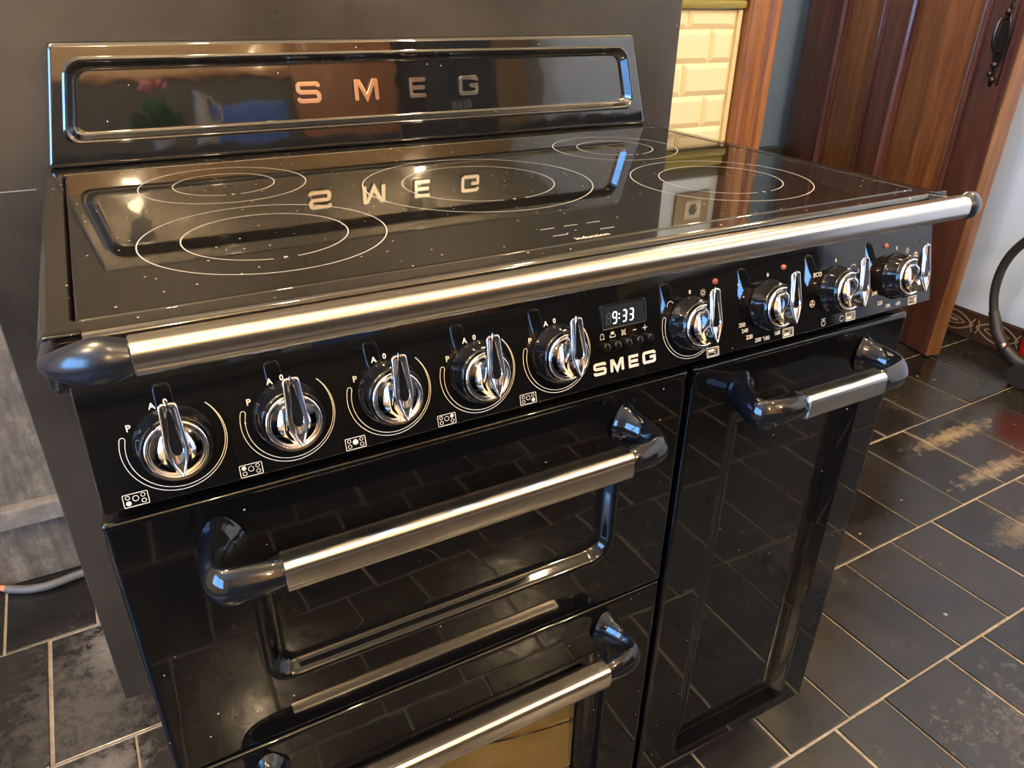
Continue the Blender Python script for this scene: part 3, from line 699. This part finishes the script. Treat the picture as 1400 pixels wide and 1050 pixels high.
def bulb(bm, u, v):
    ribbon(bm, arc(u, v, .0017, 0, 360, 14)[:-1], .0005, pf, HW, closed=True)
    for k in range(8):
        a = k * math.pi / 4; ribbon(bm, [(u + .0025 * math.cos(a), v + .0025 * math.sin(a)), (u + .0037 * math.cos(a), v + .0037 * math.sin(a))], .0005, pf, HW)
def fan(bm, u, v):
    ribbon(bm, arc(u, v, .0036, 0, 360, 20)[:-1], .0005, pf, HW, closed=True)
    for k in range(3):
        a = math.radians(90 + 120 * k)
        bm.faces.new([bm.verts.new(pf(u + x, v + y, HW)) for x, y in ((0, 0), (.0028 * math.cos(a - .45), .0028 * math.sin(a - .45)), (.003 * math.cos(a), .003 * math.sin(a)), (.0028 * math.cos(a + .45), .0028 * math.sin(a + .45)))])
def arcmark(bm, u, v, r, a0, a1): ribbon(bm, arc(u, v, r, a0, a1, 12), .0005, pf, HW)
def fish(bm, u, v):
    ribbon(bm, [(u - .0033, v + .003), (u - .0011, v + .004), (u + .0011, v + .003), (u + .0033, v + .004)], .0005, pf, HW); ribbon(bm, arc(u, v - .001, .003, 0, 360, 16)[:-1], .0005, pf, HW, closed=True); ribbon(bm, [(u, v + .003), (u, v - .001)], .0005, pf, HW)
mark('scale_arc', crescent, KU[5]); mark('light_symbol', bulb, .5396, -.0236); mark('light_symbol', bulb, .842, -.0243)
for s_, a, b in (('0', .5236, -.0205), ('0', .6248, -.0196), ('0', .7243, -.0191), ('0', .8233, -.0195)): mark('dial_character', num, s_, a, b, .0052)
mark('lettering', num, 'ECO', .6965, -.0302, .0062)
for s_, a, b in (('250', .5885, -.0644), ('240', .5921, -.0708), ('220', .5980, -.0783), ('200', .6097, -.0836), ('180', .6215, -.0840), ('160', .6366, -.0814), ('245', .7873, -.0646), ('225', .7965, -.0772), ('190', .8100, -.0827), ('160', .8274, -.0828)): mark('temperature_number', num, s_, a, b)
for a, b, f in ((.5493, -.0839, 0), (.6525, -.0837, 1), (.7478, -.0832, 1), (.8533, -.0832, 2)): mark('oven_symbol', icon_oven, a, b, f)
mark('fan_symbol', fan, .6883, -.0596); mark('fan_symbol', fan, .8566, -.0316); mark('heat_symbol', fish, .7051, -.0824)
mark('arc_symbol', arcmark, .4995, -.029, .0036, 20, 200); mark('arc_symbol', arcmark, .7517, -.0306, .0036, 20, 160); mark('arc_symbol', arcmark, .7339, -.0835, .003, 20, 340)
# indicator lamps
for (a, b) in ((.5551, -.0152), (.6466, -.0149), (.8046, -.0145)):
    bm = bmesh.new(); lathe(bm, [(.0031, .0002), (.0031, .001), (.0026, .0019), (.0013, .0025), (0, .0026)], lambda x, y, w, a=a, b=b: pf(a + x, b + y, w), 24); P('indicator_lamp', bm, LAMPRED, panel)
bm = bmesh.new(); disc(bm, .866, -.0165, .0022, pf, .0004, 16); P('sensor_dot', bm, MATTE, panel, smooth=False)
# brand lettering under the clock
bm = bmesh.new()
for ch, a, b in (('S', .4092, .4228), ('M', .4275, .4420), ('E', .4480, .4600), ('G', .4640, .4790)):
    for st in letter(ch): ribbon(bm, st, .24, lambda x, y, w, a=a, b=b: pf(a + (b - a) * x / 1.22, -.0788 + y * .0114, HW))
P('lettering', bm, PRINT, panel, smooth=False)
# clock
bm = bmesh.new()
R0 = lambda i, w: [pf(a, b, w) for a, b in rrect(.4200 + i, .4710 - i, -.0398 + i * .7, -.0163 - i * .7, max(.0008, .0028 - i * .5), 4)]
loft(bm, [R0(0, .0002), R0(.0004, .0010), R0(.0012, .0012), R0(.0020, .0009), R0(.0026, .0003)], cap1=False); clock = P('display_bezel', bm, PLASTIC, panel)
bm = bmesh.new(); bm.faces.new([bm.verts.new(p) for p in R0(.0024, .0004)]); P('display_window', bm, DISPLAY, panel, smooth=False)
def seg7(bm, ch, u, v, w, h, t=.0011):
    sl = .12; f = lambda x, y, q: pf(u + x + (y * sl), v + y, .0008)
    A = {'a': [(0, h), (w, h)], 'b': [(w, h / 2), (w, h)], 'c': [(w, 0), (w, h / 2)], 'd': [(0, 0), (w, 0)], 'e': [(0, 0), (0, h / 2)], 'f': [(0, h / 2), (0, h)], 'g': [(0, h / 2), (w, h / 2)]}
    for s in {'9': 'abcdfg', '3': 'abcdg', '8': 'abcdefg'}[ch]:
        (x0, y0), (x1, y1) = A[s]; d = Vector((x1 - x0, y1 - y0)).normalized() * .0006
        ribbon(bm, [(x0 + d.x, y0 + d.y), (x1 - d.x, y1 - d.y)], t, f)
bm = bmesh.new()
for ch, x in (('9', .4330), ('3', .4438), ('3', .4514)): seg7(bm, ch, x, -.0343, .0041, .0100, .00095)
for (a, b) in ((.4408, -.0268), (.4404, -.0305)): disc(bm, a, b, .0007, pf, .0008, 10)
P('clock_digits', bm, DIGIT, panel, smooth=False)
bm = bmesh.new(); seg7(bm, '8', .4262, -.0343, .0041, .0100, .0008); P('unlit_digit', bm, DIGOFF, panel, smooth=False)
for a in (.4223, .4342, .4462, .4587, .4710):
    bm = bmesh.new(); lathe(bm, [(.0042, .0002), (.0042, .004), (.0038, .0056), (.0030, .0060), (0, .0060)], lambda x, y, w, a=a: pf(a + x, -.0540 + y, w), 24)
    box(bm, -.0005, .0005, -.0034, .0034, .0060, .0066, M=Matrix.Translation(pf(a, -.0540, 0)) @ MP)
    P('clock_button', bm, PLASTIC)
bm = bmesh.new(); v = -.0443
a = .4208; ribbon(bm, [(a - .0025, v - .0025), (a - .0018, v - .0025), (a - .0018, v + .0008), (a - .001, v + .0024), (a + .001, v + .0024), (a + .0018, v + .0008), (a + .0018, v - .0025), (a + .0025, v - .0025)], .0005, pf, HW); ribbon(bm, [(a - .0018, v - .0025), (a + .0018, v - .0025)], .0005, pf, HW)
a = .4323; ribbon(bm, [(a - .0028, v), (a - .0028, v - .0022), (a + .0028, v - .0022), (a + .0028, v)], .0006, pf, HW); bm.faces.new([bm.verts.new(pf(a + x, v + y, HW)) for x, y in ((-.0018, .0002), (.0018, .0002), (.0018, .0026), (-.0018, .0026))])
a = .4444; ribbon(bm, [(a - .0025, v + .0028), (a + .0025, v - .0028)], .0005, pf, HW); ribbon(bm, [(a + .0025, v + .0028), (a - .0022, v - .0022), (a + .0022, v - .0022)], .0005, pf, HW); ribbon(bm, [(a - .0018, v - .002), (a - .0018, v + .001), (a, v + .0022), (a + .0018, v + .001), (a + .0018, v - .002)], .0004, pf, HW)
a = .4570; ribbon(bm, [(a - .0020, v), (a + .0020, v)], .0007, pf, HW)
a = .4686; ribbon(bm, [(a - .0026, v), (a + .0026, v)], .0008, pf, HW); ribbon(bm, [(a, v - .0026), (a, v + .0026)], .0008, pf, HW)
P('button_symbols', bm, PRINT, panel, smooth=False)

# rail along the hob front
def capsect(h, w, n=28, e=2.6):
    out = []
    for i in range(n):
        a = 2 * math.pi * i / n; c, s = math.cos(a), math.sin(a)
        out.append((math.copysign(abs(c) ** (2 / e), c) * w, math.copysign(abs(s) ** (2 / e), s) * h))
    return out
def horn(bm, pts, k=5, e=2.6):
    """pts: (x,y,z,h,w): lofted horn whose section is h tall (z) and w deep"""
    C5 = []
    for i in range(len(pts) - 1):
        a, b, c, d = pts[max(i - 1, 0)], pts[i], pts[i + 1], pts[min(i + 2, len(pts) - 1)]
        for j in range(k):
            t = j / k; C5.append([0.5 * (2 * b[q] + (c[q] - a[q]) * t + (2 * a[q] - 5 * b[q] + 4 * c[q] - d[q]) * t * t + (3 * b[q] - a[q] - 3 * c[q] + d[q]) * t ** 3) for q in range(5)])
    C5.append(list(pts[-1])); rings = []
    for i, p in enumerate(C5):
        q0 = C5[max(i - 1, 0)]; q1 = C5[min(i + 1, len(C5) - 1)]
        t = Vector((q1[0] - q0[0], q1[1] - q0[1], 0)).normalized(); s = Vector((t.y, -t.x, 0))
        rings.append([Vector(p[:3]) + s * a + Vector((0, 0, b)) for a, b in capsect(p[3], p[4], e=e)])
    loft(bm, rings, cap0=True, cap1=True)
CAPM = enamel('satin_black_cap', (0.008, 0.010, 0.015), 0.24, dust=0.2, wav=0.0)
ZR, YR = .9030, -.0545
rail = bmesh.new()
loft(rail, [[(x, YR + a * .0115 * k, ZR + b * .0114 * k) for a, b in capsect(1, 1, 48, 2.9)] for x, k in ((.0505, .93), (.0512, 1), (.8348, 1), (.8355, .93))], cap0=True, cap1=True)
rl = P('front_rail', rail, STEEL, angle=40)
def railcap(mir):
    pts = [(.0502, YR, ZR, .0110, .0110), (.0450, YR, ZR, .0128, .0122), (.038, YR + .0002, ZR, .0146, .0130), (.030, YR + .002, ZR - .0008, .0148, .0124), (.0215, YR + .0055, ZR - .0016, .0128, .0108), (.0135, YR + .011, ZR - .0028, .0098, .0080), (.0082, YR + .0180, ZR - .0045, .0074, .0060), (.0064, YR + .028, ZR - .007, .0068, .0052), (.0075, YR + .058, ZR - .011, .0080, .0060)]
    if mir: pts = [(.8355 + (.0502 - p[0]) * .82,) + p[1:] for p in pts]
    bm = bmesh.new(); horn(bm, pts, 6, 1.9); P('rail_end_cap', bm, CAPM, rl, angle=60)
railcap(False); railcap(True)

# doors
def dr_(x0, x1, z0, z1, r, y, n=6): return [(x, y, z) for x, z in rrect(x0, x1, z0, z1, r, n)]
def oven_door(name, x0, x1, z0, z1, rec, prof, hole=None):
    xa, xb, za, zb, r = rec; bm = bmesh.new()
    L = [dr_(x0 + .001, x1 - .001, z0 + .001, z1 - .001, .002, .027), dr_(x0, x1, z0, z1, .003, .010), dr_(x0, x1, z0, z1, .003, .004), dr_(x0 + .0008, x1 - .0008, z0 + .0008, z1 - .0008, .003, .0018), dr_(x0 + .0025, x1 - .0025, z0 + .0025, z1 - .0025, .003, .0004), dr_(x0 + .005, x1 - .005, z0 + .005, z1 - .005, .003, 0), dr_(x0 + .006, x1 - .006, z0 + .006, z1 - .006, .003, 0), dr_(xa - .001, xb + .001, za - .001, zb + .001, r + .001, 0)]
    L += [dr_(xa + i, xb - i, za + i, zb - i, max(.002, r - i * .7), d) for i, d in prof] + [dr_(xa + i, xb - i, za + i, zb - i, max(.002, r - i * .8), d) for i, d in ((prof[-1][0] + .001, prof[-1][1]),)]
    if hole:
        hb = dr_(*hole, .003, .027); L = [hb] + L + [dr_(*hole, .003, prof[-1][1]), hb]
        loft(bm, L); bmesh.ops.remove_doubles(bm, verts=bm.verts, dist=1e-6)
    else: loft(bm, L, cap0=True, cap1=True)
    return P(name, bm, ENAMEL, angle=50, wn=True)
def handle(door_, xl, xr_, zc, k=1.0):
    YH = -.052; bm = bmesh.new()
    loft(bm, [[(x, YH + a * .0118 * q, zc + b * .0140 * q) for a, b in capsect(1, 1, 56, 3.8)] for x, q in ((xl, .94), (xl + .0006, 1), (xr_ - .0006, 1), (xr_, .94))], cap0=True, cap1=True)
    P('handle_bar', bm, STEEL, door_, angle=40)
    for s, xe in ((-1, xl), (1, xr_)):
        pts = [(xe - s * .0004, YH, zc, .0136, .0110), (xe + s * .007 * k, YH, zc, .0146, .0116), (xe + s * .019 * k, YH + .0008, zc - .001, .0162, .0118), (xe + s * .032 * k, YH + .0030, zc - .0025, .0180, .0118), (xe + s * .0415 * k, YH + .0070, zc - .0030, .0184, .0108), (xe + s * .0450 * k, YH + .0165, zc - .0015, .0182, .0108), (xe + s * .0430 * k, YH + .031, zc + .001, .0182, .0120), (xe + s * .0385 * k, YH + .043, zc + .003, .0200, .0140), (xe + s * .0360 * k, YH + .0500, zc + .004, .0228, .0180), (xe + s * .035 * k, YH + .0535, zc + .004, .0250, .0205)]
        bm = bmesh.new(); horn(bm, pts, 6, 1.55); P('handle_bracket', bm, PLASTIC, door_, angle=60)
PR1 = [(0, 0), (.0015, -.0009), (.003, -.001), (.005, -.0002), (.0075, .003), (.010, .0075), (.0125, .0105), (.015, .0118), (.018, .012)]
d1 = oven_door('oven_door', .0045, .5425, .4755, .7555, (.094, .4655, .541, .688, .026), PR1)
d1['label'] = 'upper left drop door with a narrow recessed window'
bm = bmesh.new(); loft(bm, [dr_(.1135, .446, .5605, .6685, .0115, .0119), dr_(.1135, .446, .5605, .6685, .0115, .0117), dr_(.1142, .4453, .5612, .6678, .011, .01165)], cap1=True); P('window_glass', bm, WGLASS, d1)
handle(d1, .1140, .4305, .7095)
d2 = oven_door('oven_door', .0045, .5425, .078, .4725, (.094, .478, .125, .402, .016), [(0, 0), (.001, -.0006), (.0025, -.0006), (.004, .0005), (.006, .008), (.010, .012), (.024, .0125), (.026, .0115), (.028, .0118)], hole=(.134, .438, .165, .362))
d2['label'] = 'lower left drop door with a taller recessed window'
bm = bmesh.new(); loft(bm, [dr_(.123, .4495, .154, .373, .004, .0117), dr_(.123, .4495, .154, .373, .004, .0095), dr_(.124, .4485, .155, .372, .004, .0090), dr_(.1315, .441, .1625, .3645, .003, .0090), dr_(.1318, .4405, .163, .364, .003, .0117)]); P('window_trim', bm, WGLASS, d2)
bm = bmesh.new(); loft(bm, [dr_(.1328, .4388, .164, .363, .003, .0116), dr_(.1328, .4388, .164, .363, .003, .0100), dr_(.1334, .4382, .1646, .3624, .003, .0096)], cap0=True, cap1=True); P('window_glass', bm, BGLASS, d2)
handle(d2, .1140, .4305, .4310)
d3 = oven_door('oven_door', .5505, .8885, .078, .7555, (.612, .838, .104, .690, .012), [(0, 0), (.001, -.0004), (.004, .0012), (.012, .007), (.022, .0135), (.030, .0165), (.034, .017)])
d3['label'] = 'tall narrow right door with plain recessed panel'
handle(d3, .6575, .7795, .7105, 1.12)
for (x, y) in ((.06, .06), (.82, .06), (.06, .48), (.82, .48)):
    bm = bmesh.new(); tube(bm, [(x, y, -.001), (x, y, .071)], .016, 16); P('foot', bm, MATTE)

# ------------------------------------------------------------------ ceiling lamps
for i, (x, y, z, w) in enumerate(LAMPS):
    labs = ['small ceiling lamp over the cooker front left', 'small ceiling lamp over the cooker front right', 'small ceiling lamp over the floor left of the cooker', 'small ceiling lamp over the rear of the room, middle', 'small ceiling lamp by the white wall at the rear of the room', 'small ceiling lamp in front of the oak door', 'added small ceiling lamp that brightens the black painted wall', 'added small ceiling lamp that brightens the passage behind the oak door']
    t = thing('ceiling_lamp', labs[i], 'lamp', (x, y, 2.5), 'small ceiling lamps')
    bm = bmesh.new(); tube(bm, [(x, y, 2.499), (x, y, 2.36)], .045, 24); obj('housing', bm, OFFW, t)
    bm = bmesh.new(); bmesh.ops.create_uvsphere(bm, u_segments=24, v_segments=16, radius=.024, matrix=Matrix.Translation((x, y, z))); obj('globe', bm, LAMPG, t)
    l = bpy.data.lights.new('ceiling_lamp_light', 'POINT'); l.energy = w; l.color = LAMP_COL; l.shadow_soft_size = .022
    lo = bpy.data.objects.new('ceiling_lamp_light', l); COL.objects.link(lo); lo.location = (x, y, z - .10)

# ------------------------------------------------------------------ rear of the room, seen mirrored in the splashback
bd = bmesh.new(); box(bd, 1.16, 1.76, -3.035, -2.99, .0, 2.1, .004); struct(obj('door_2', bd, BROWN))
slab('wall_rear_wainscot', -2.2, 1.155, -3.0395, -3.02, 0.0, 1.37, mat('dark_olive_panelling', (0.085, 0.075, 0.045), 0.5), bev=.002)
slab('trim_8', -2.2, 1.155, -3.0395, -3.0, 1.371, 1.40, BROWN, bev=.003)
cab = thing('tall_cabinet', 'tall black cabinet at the rear wall, seen mirrored in splashback', 'cabinet', (2.02, -2.8, 0))
bm = bmesh.new(); box(bm, 1.78, 2.26, -3.03, -2.62, .001, 2.2, .004); obj('carcass', bm, MATTE, cab)
for a, b in ((1.785, 2.018), (2.022, 2.255)):
    bm = bmesh.new(); box(bm, a, b, -2.619, -2.60, .06, 2.19, .002); dd_ = obj('door', bm, MATTE, cab)
    x = b - .03 if a < 2 else a + .02
    bm = bmesh.new(); box(bm, x, x + .012, -2.5995, -2.575, 1.0, 1.16, .002); obj('handle', bm, STEEL, dd_)
lc = thing('low_cabinet', 'low black cabinet along the white wall, mirrored in the control panel', 'cabinet', (2.5, -2.2, 0))
bm = bmesh.new(); box(bm, 2.29, 2.695, -2.55, -1.72, .06, .98, .004); obj('carcass', bm, MATTE, lc)
bm = bmesh.new(); box(bm, 2.27, 2.697, -2.57, -1.70, .981, 1.01, .004); obj('top', bm, DARKS, lc)
bm = bmesh.new(); box(bm, 2.33, 2.68, -2.5, -1.76, .001, .0595); obj('plinth', bm, MATTE, lc)
for a, b in ((-2.54, -2.14), (-2.13, -1.73)):
    bm = bmesh.new(); box(bm, 2.272, 2.289, a, b, .07, .97, .002); obj('door', bm, MATTE, lc)
isl = thing('kitchen_island', 'dark kitchen island behind the viewer, seen mirrored in splashback', 'island', (0, -2.0, 0))
bm = bmesh.new(); box(bm, -1.3, 1.24, -2.25, -1.72, .08, .945, .004); obj('carcass', bm, MATTE, isl)
bm = bmesh.new(); box(bm, -1.26, 1.20, -2.20, -1.77, .001, .0795); obj('plinth', bm, MATTE, isl)
bm = bmesh.new(); box(bm, -1.33, 1.27, -2.28, -1.69, .946, .985, .005); obj('worktop', bm, DARKS, isl)
for k in range(5):
    bm = bmesh.new(); box(bm, -1.29 + k * .506, -1.29 + k * .506 + .50, -1.7195, -1.703, .09, .89, .002); obj('door', bm, MATTE, isl)
pf_ = thing('potted_plant', 'green potted plant with pink flowers on the kitchen island, seen mirrored', 'plant', (0.33, -1.9, 0.9855))
bm = bmesh.new(); lathe(bm, [(.035, .9405), (.046, .97), (.055, 1.01), (.051, 1.015), (.046, 1.0)], lambda x, y, w: (.33 + x, -1.9 + y, w + .045), 24); obj('pot', bm, POT, pf_)
bm = bmesh.new(); rnd = random.Random(5)
for i in range(90):
    a = rnd.uniform(0, 6.28); e = rnd.uniform(.1, 1.4); L_ = rnd.uniform(.08, .18); d = Vector((math.cos(a) * math.cos(e), math.sin(a) * math.cos(e), math.sin(e))); b0 = Vector((.33, -1.9, 1.05)); s_ = d.cross(Vector((0, 0, 1))).normalized() * .018
    p1 = b0 + d * L_ * .6; p2 = b0 + d * L_ + Vector((0, 0, -.02))
    bm.faces.new([bm.verts.new(v) for v in (b0, p1 + s_, p2, p1 - s_)])
obj('foliage', bm, LEAF, pf_, smooth=False)
for i in range(7):
    bm = bmesh.new(); bmesh.ops.create_icosphere(bm, subdivisions=1, radius=.014, matrix=Matrix.Translation((.33 + rnd.uniform(-.05, .05), -1.88 + rnd.uniform(-.05, .05), 1.21 + rnd.uniform(0, .04)))); obj('flower', bm, PINK, pf_)
jg = thing('jug', 'pale grey jug on the kitchen island beside the plant, seen mirrored', 'jug', (0.50, -1.9, 0.9855))
bm = bmesh.new(); lathe(bm, [(.035, .986), (.047, 1.0), (.050, 1.05), (.040, 1.12), (.030, 1.17), (.036, 1.20), (.032, 1.195), (.026, 1.17)], lambda x, y, w: (.50 + x, -1.9 + y, w), 28); obj('body', bm, POT, jg)
bm = bmesh.new(); tube(bm, smoothpath([(.532, -1.9, 1.17), (.565, -1.9, 1.16), (.570, -1.9, 1.10), (.548, -1.9, 1.07)]), .006, 10); obj('handle', bm, POT, jg)
chr_ = thing('high_chair', 'blue upholstered high chair behind the island, seen mirrored in splashback', 'chair', (0.87, -2.5, 0))
bm = bmesh.new(); box(bm, .68, 1.05, -2.78, -2.40, .62, .69, .02, 3); obj('seat', bm, BLUEC, chr_)
bm = bmesh.new(); box(bm, .68, 1.05, -2.84, -2.785, .70, 1.22, .025, 4); obj('backrest', bm, BLUEC, chr_)
for x in (.71, 1.02):
    for y in (-2.76, -2.43):
        bm = bmesh.new(); box(bm, x - .018, x + .018, y - .018, y + .018, .001, .619); obj('leg', bm, BROWN, chr_, smooth=False)
for i, (x, z) in enumerate(((.98, 1.455),)):
    t = thing('wall_lamp', 'small wall lamp on the ochre wall above the blue chair', 'lamp', (x, -3.03, z))
    bm = bmesh.new(); box(bm, x - .03, x + .03, -3.039, -3.02, z - .04, z + .04, .003); obj('back_plate', bm, OFFW, t)
    bm = bmesh.new(); bmesh.ops.create_uvsphere(bm, u_segments=18, v_segments=12, radius=.028, matrix=Matrix.Translation((x, -2.985, z))); obj('globe', bm, LAMPG, t)
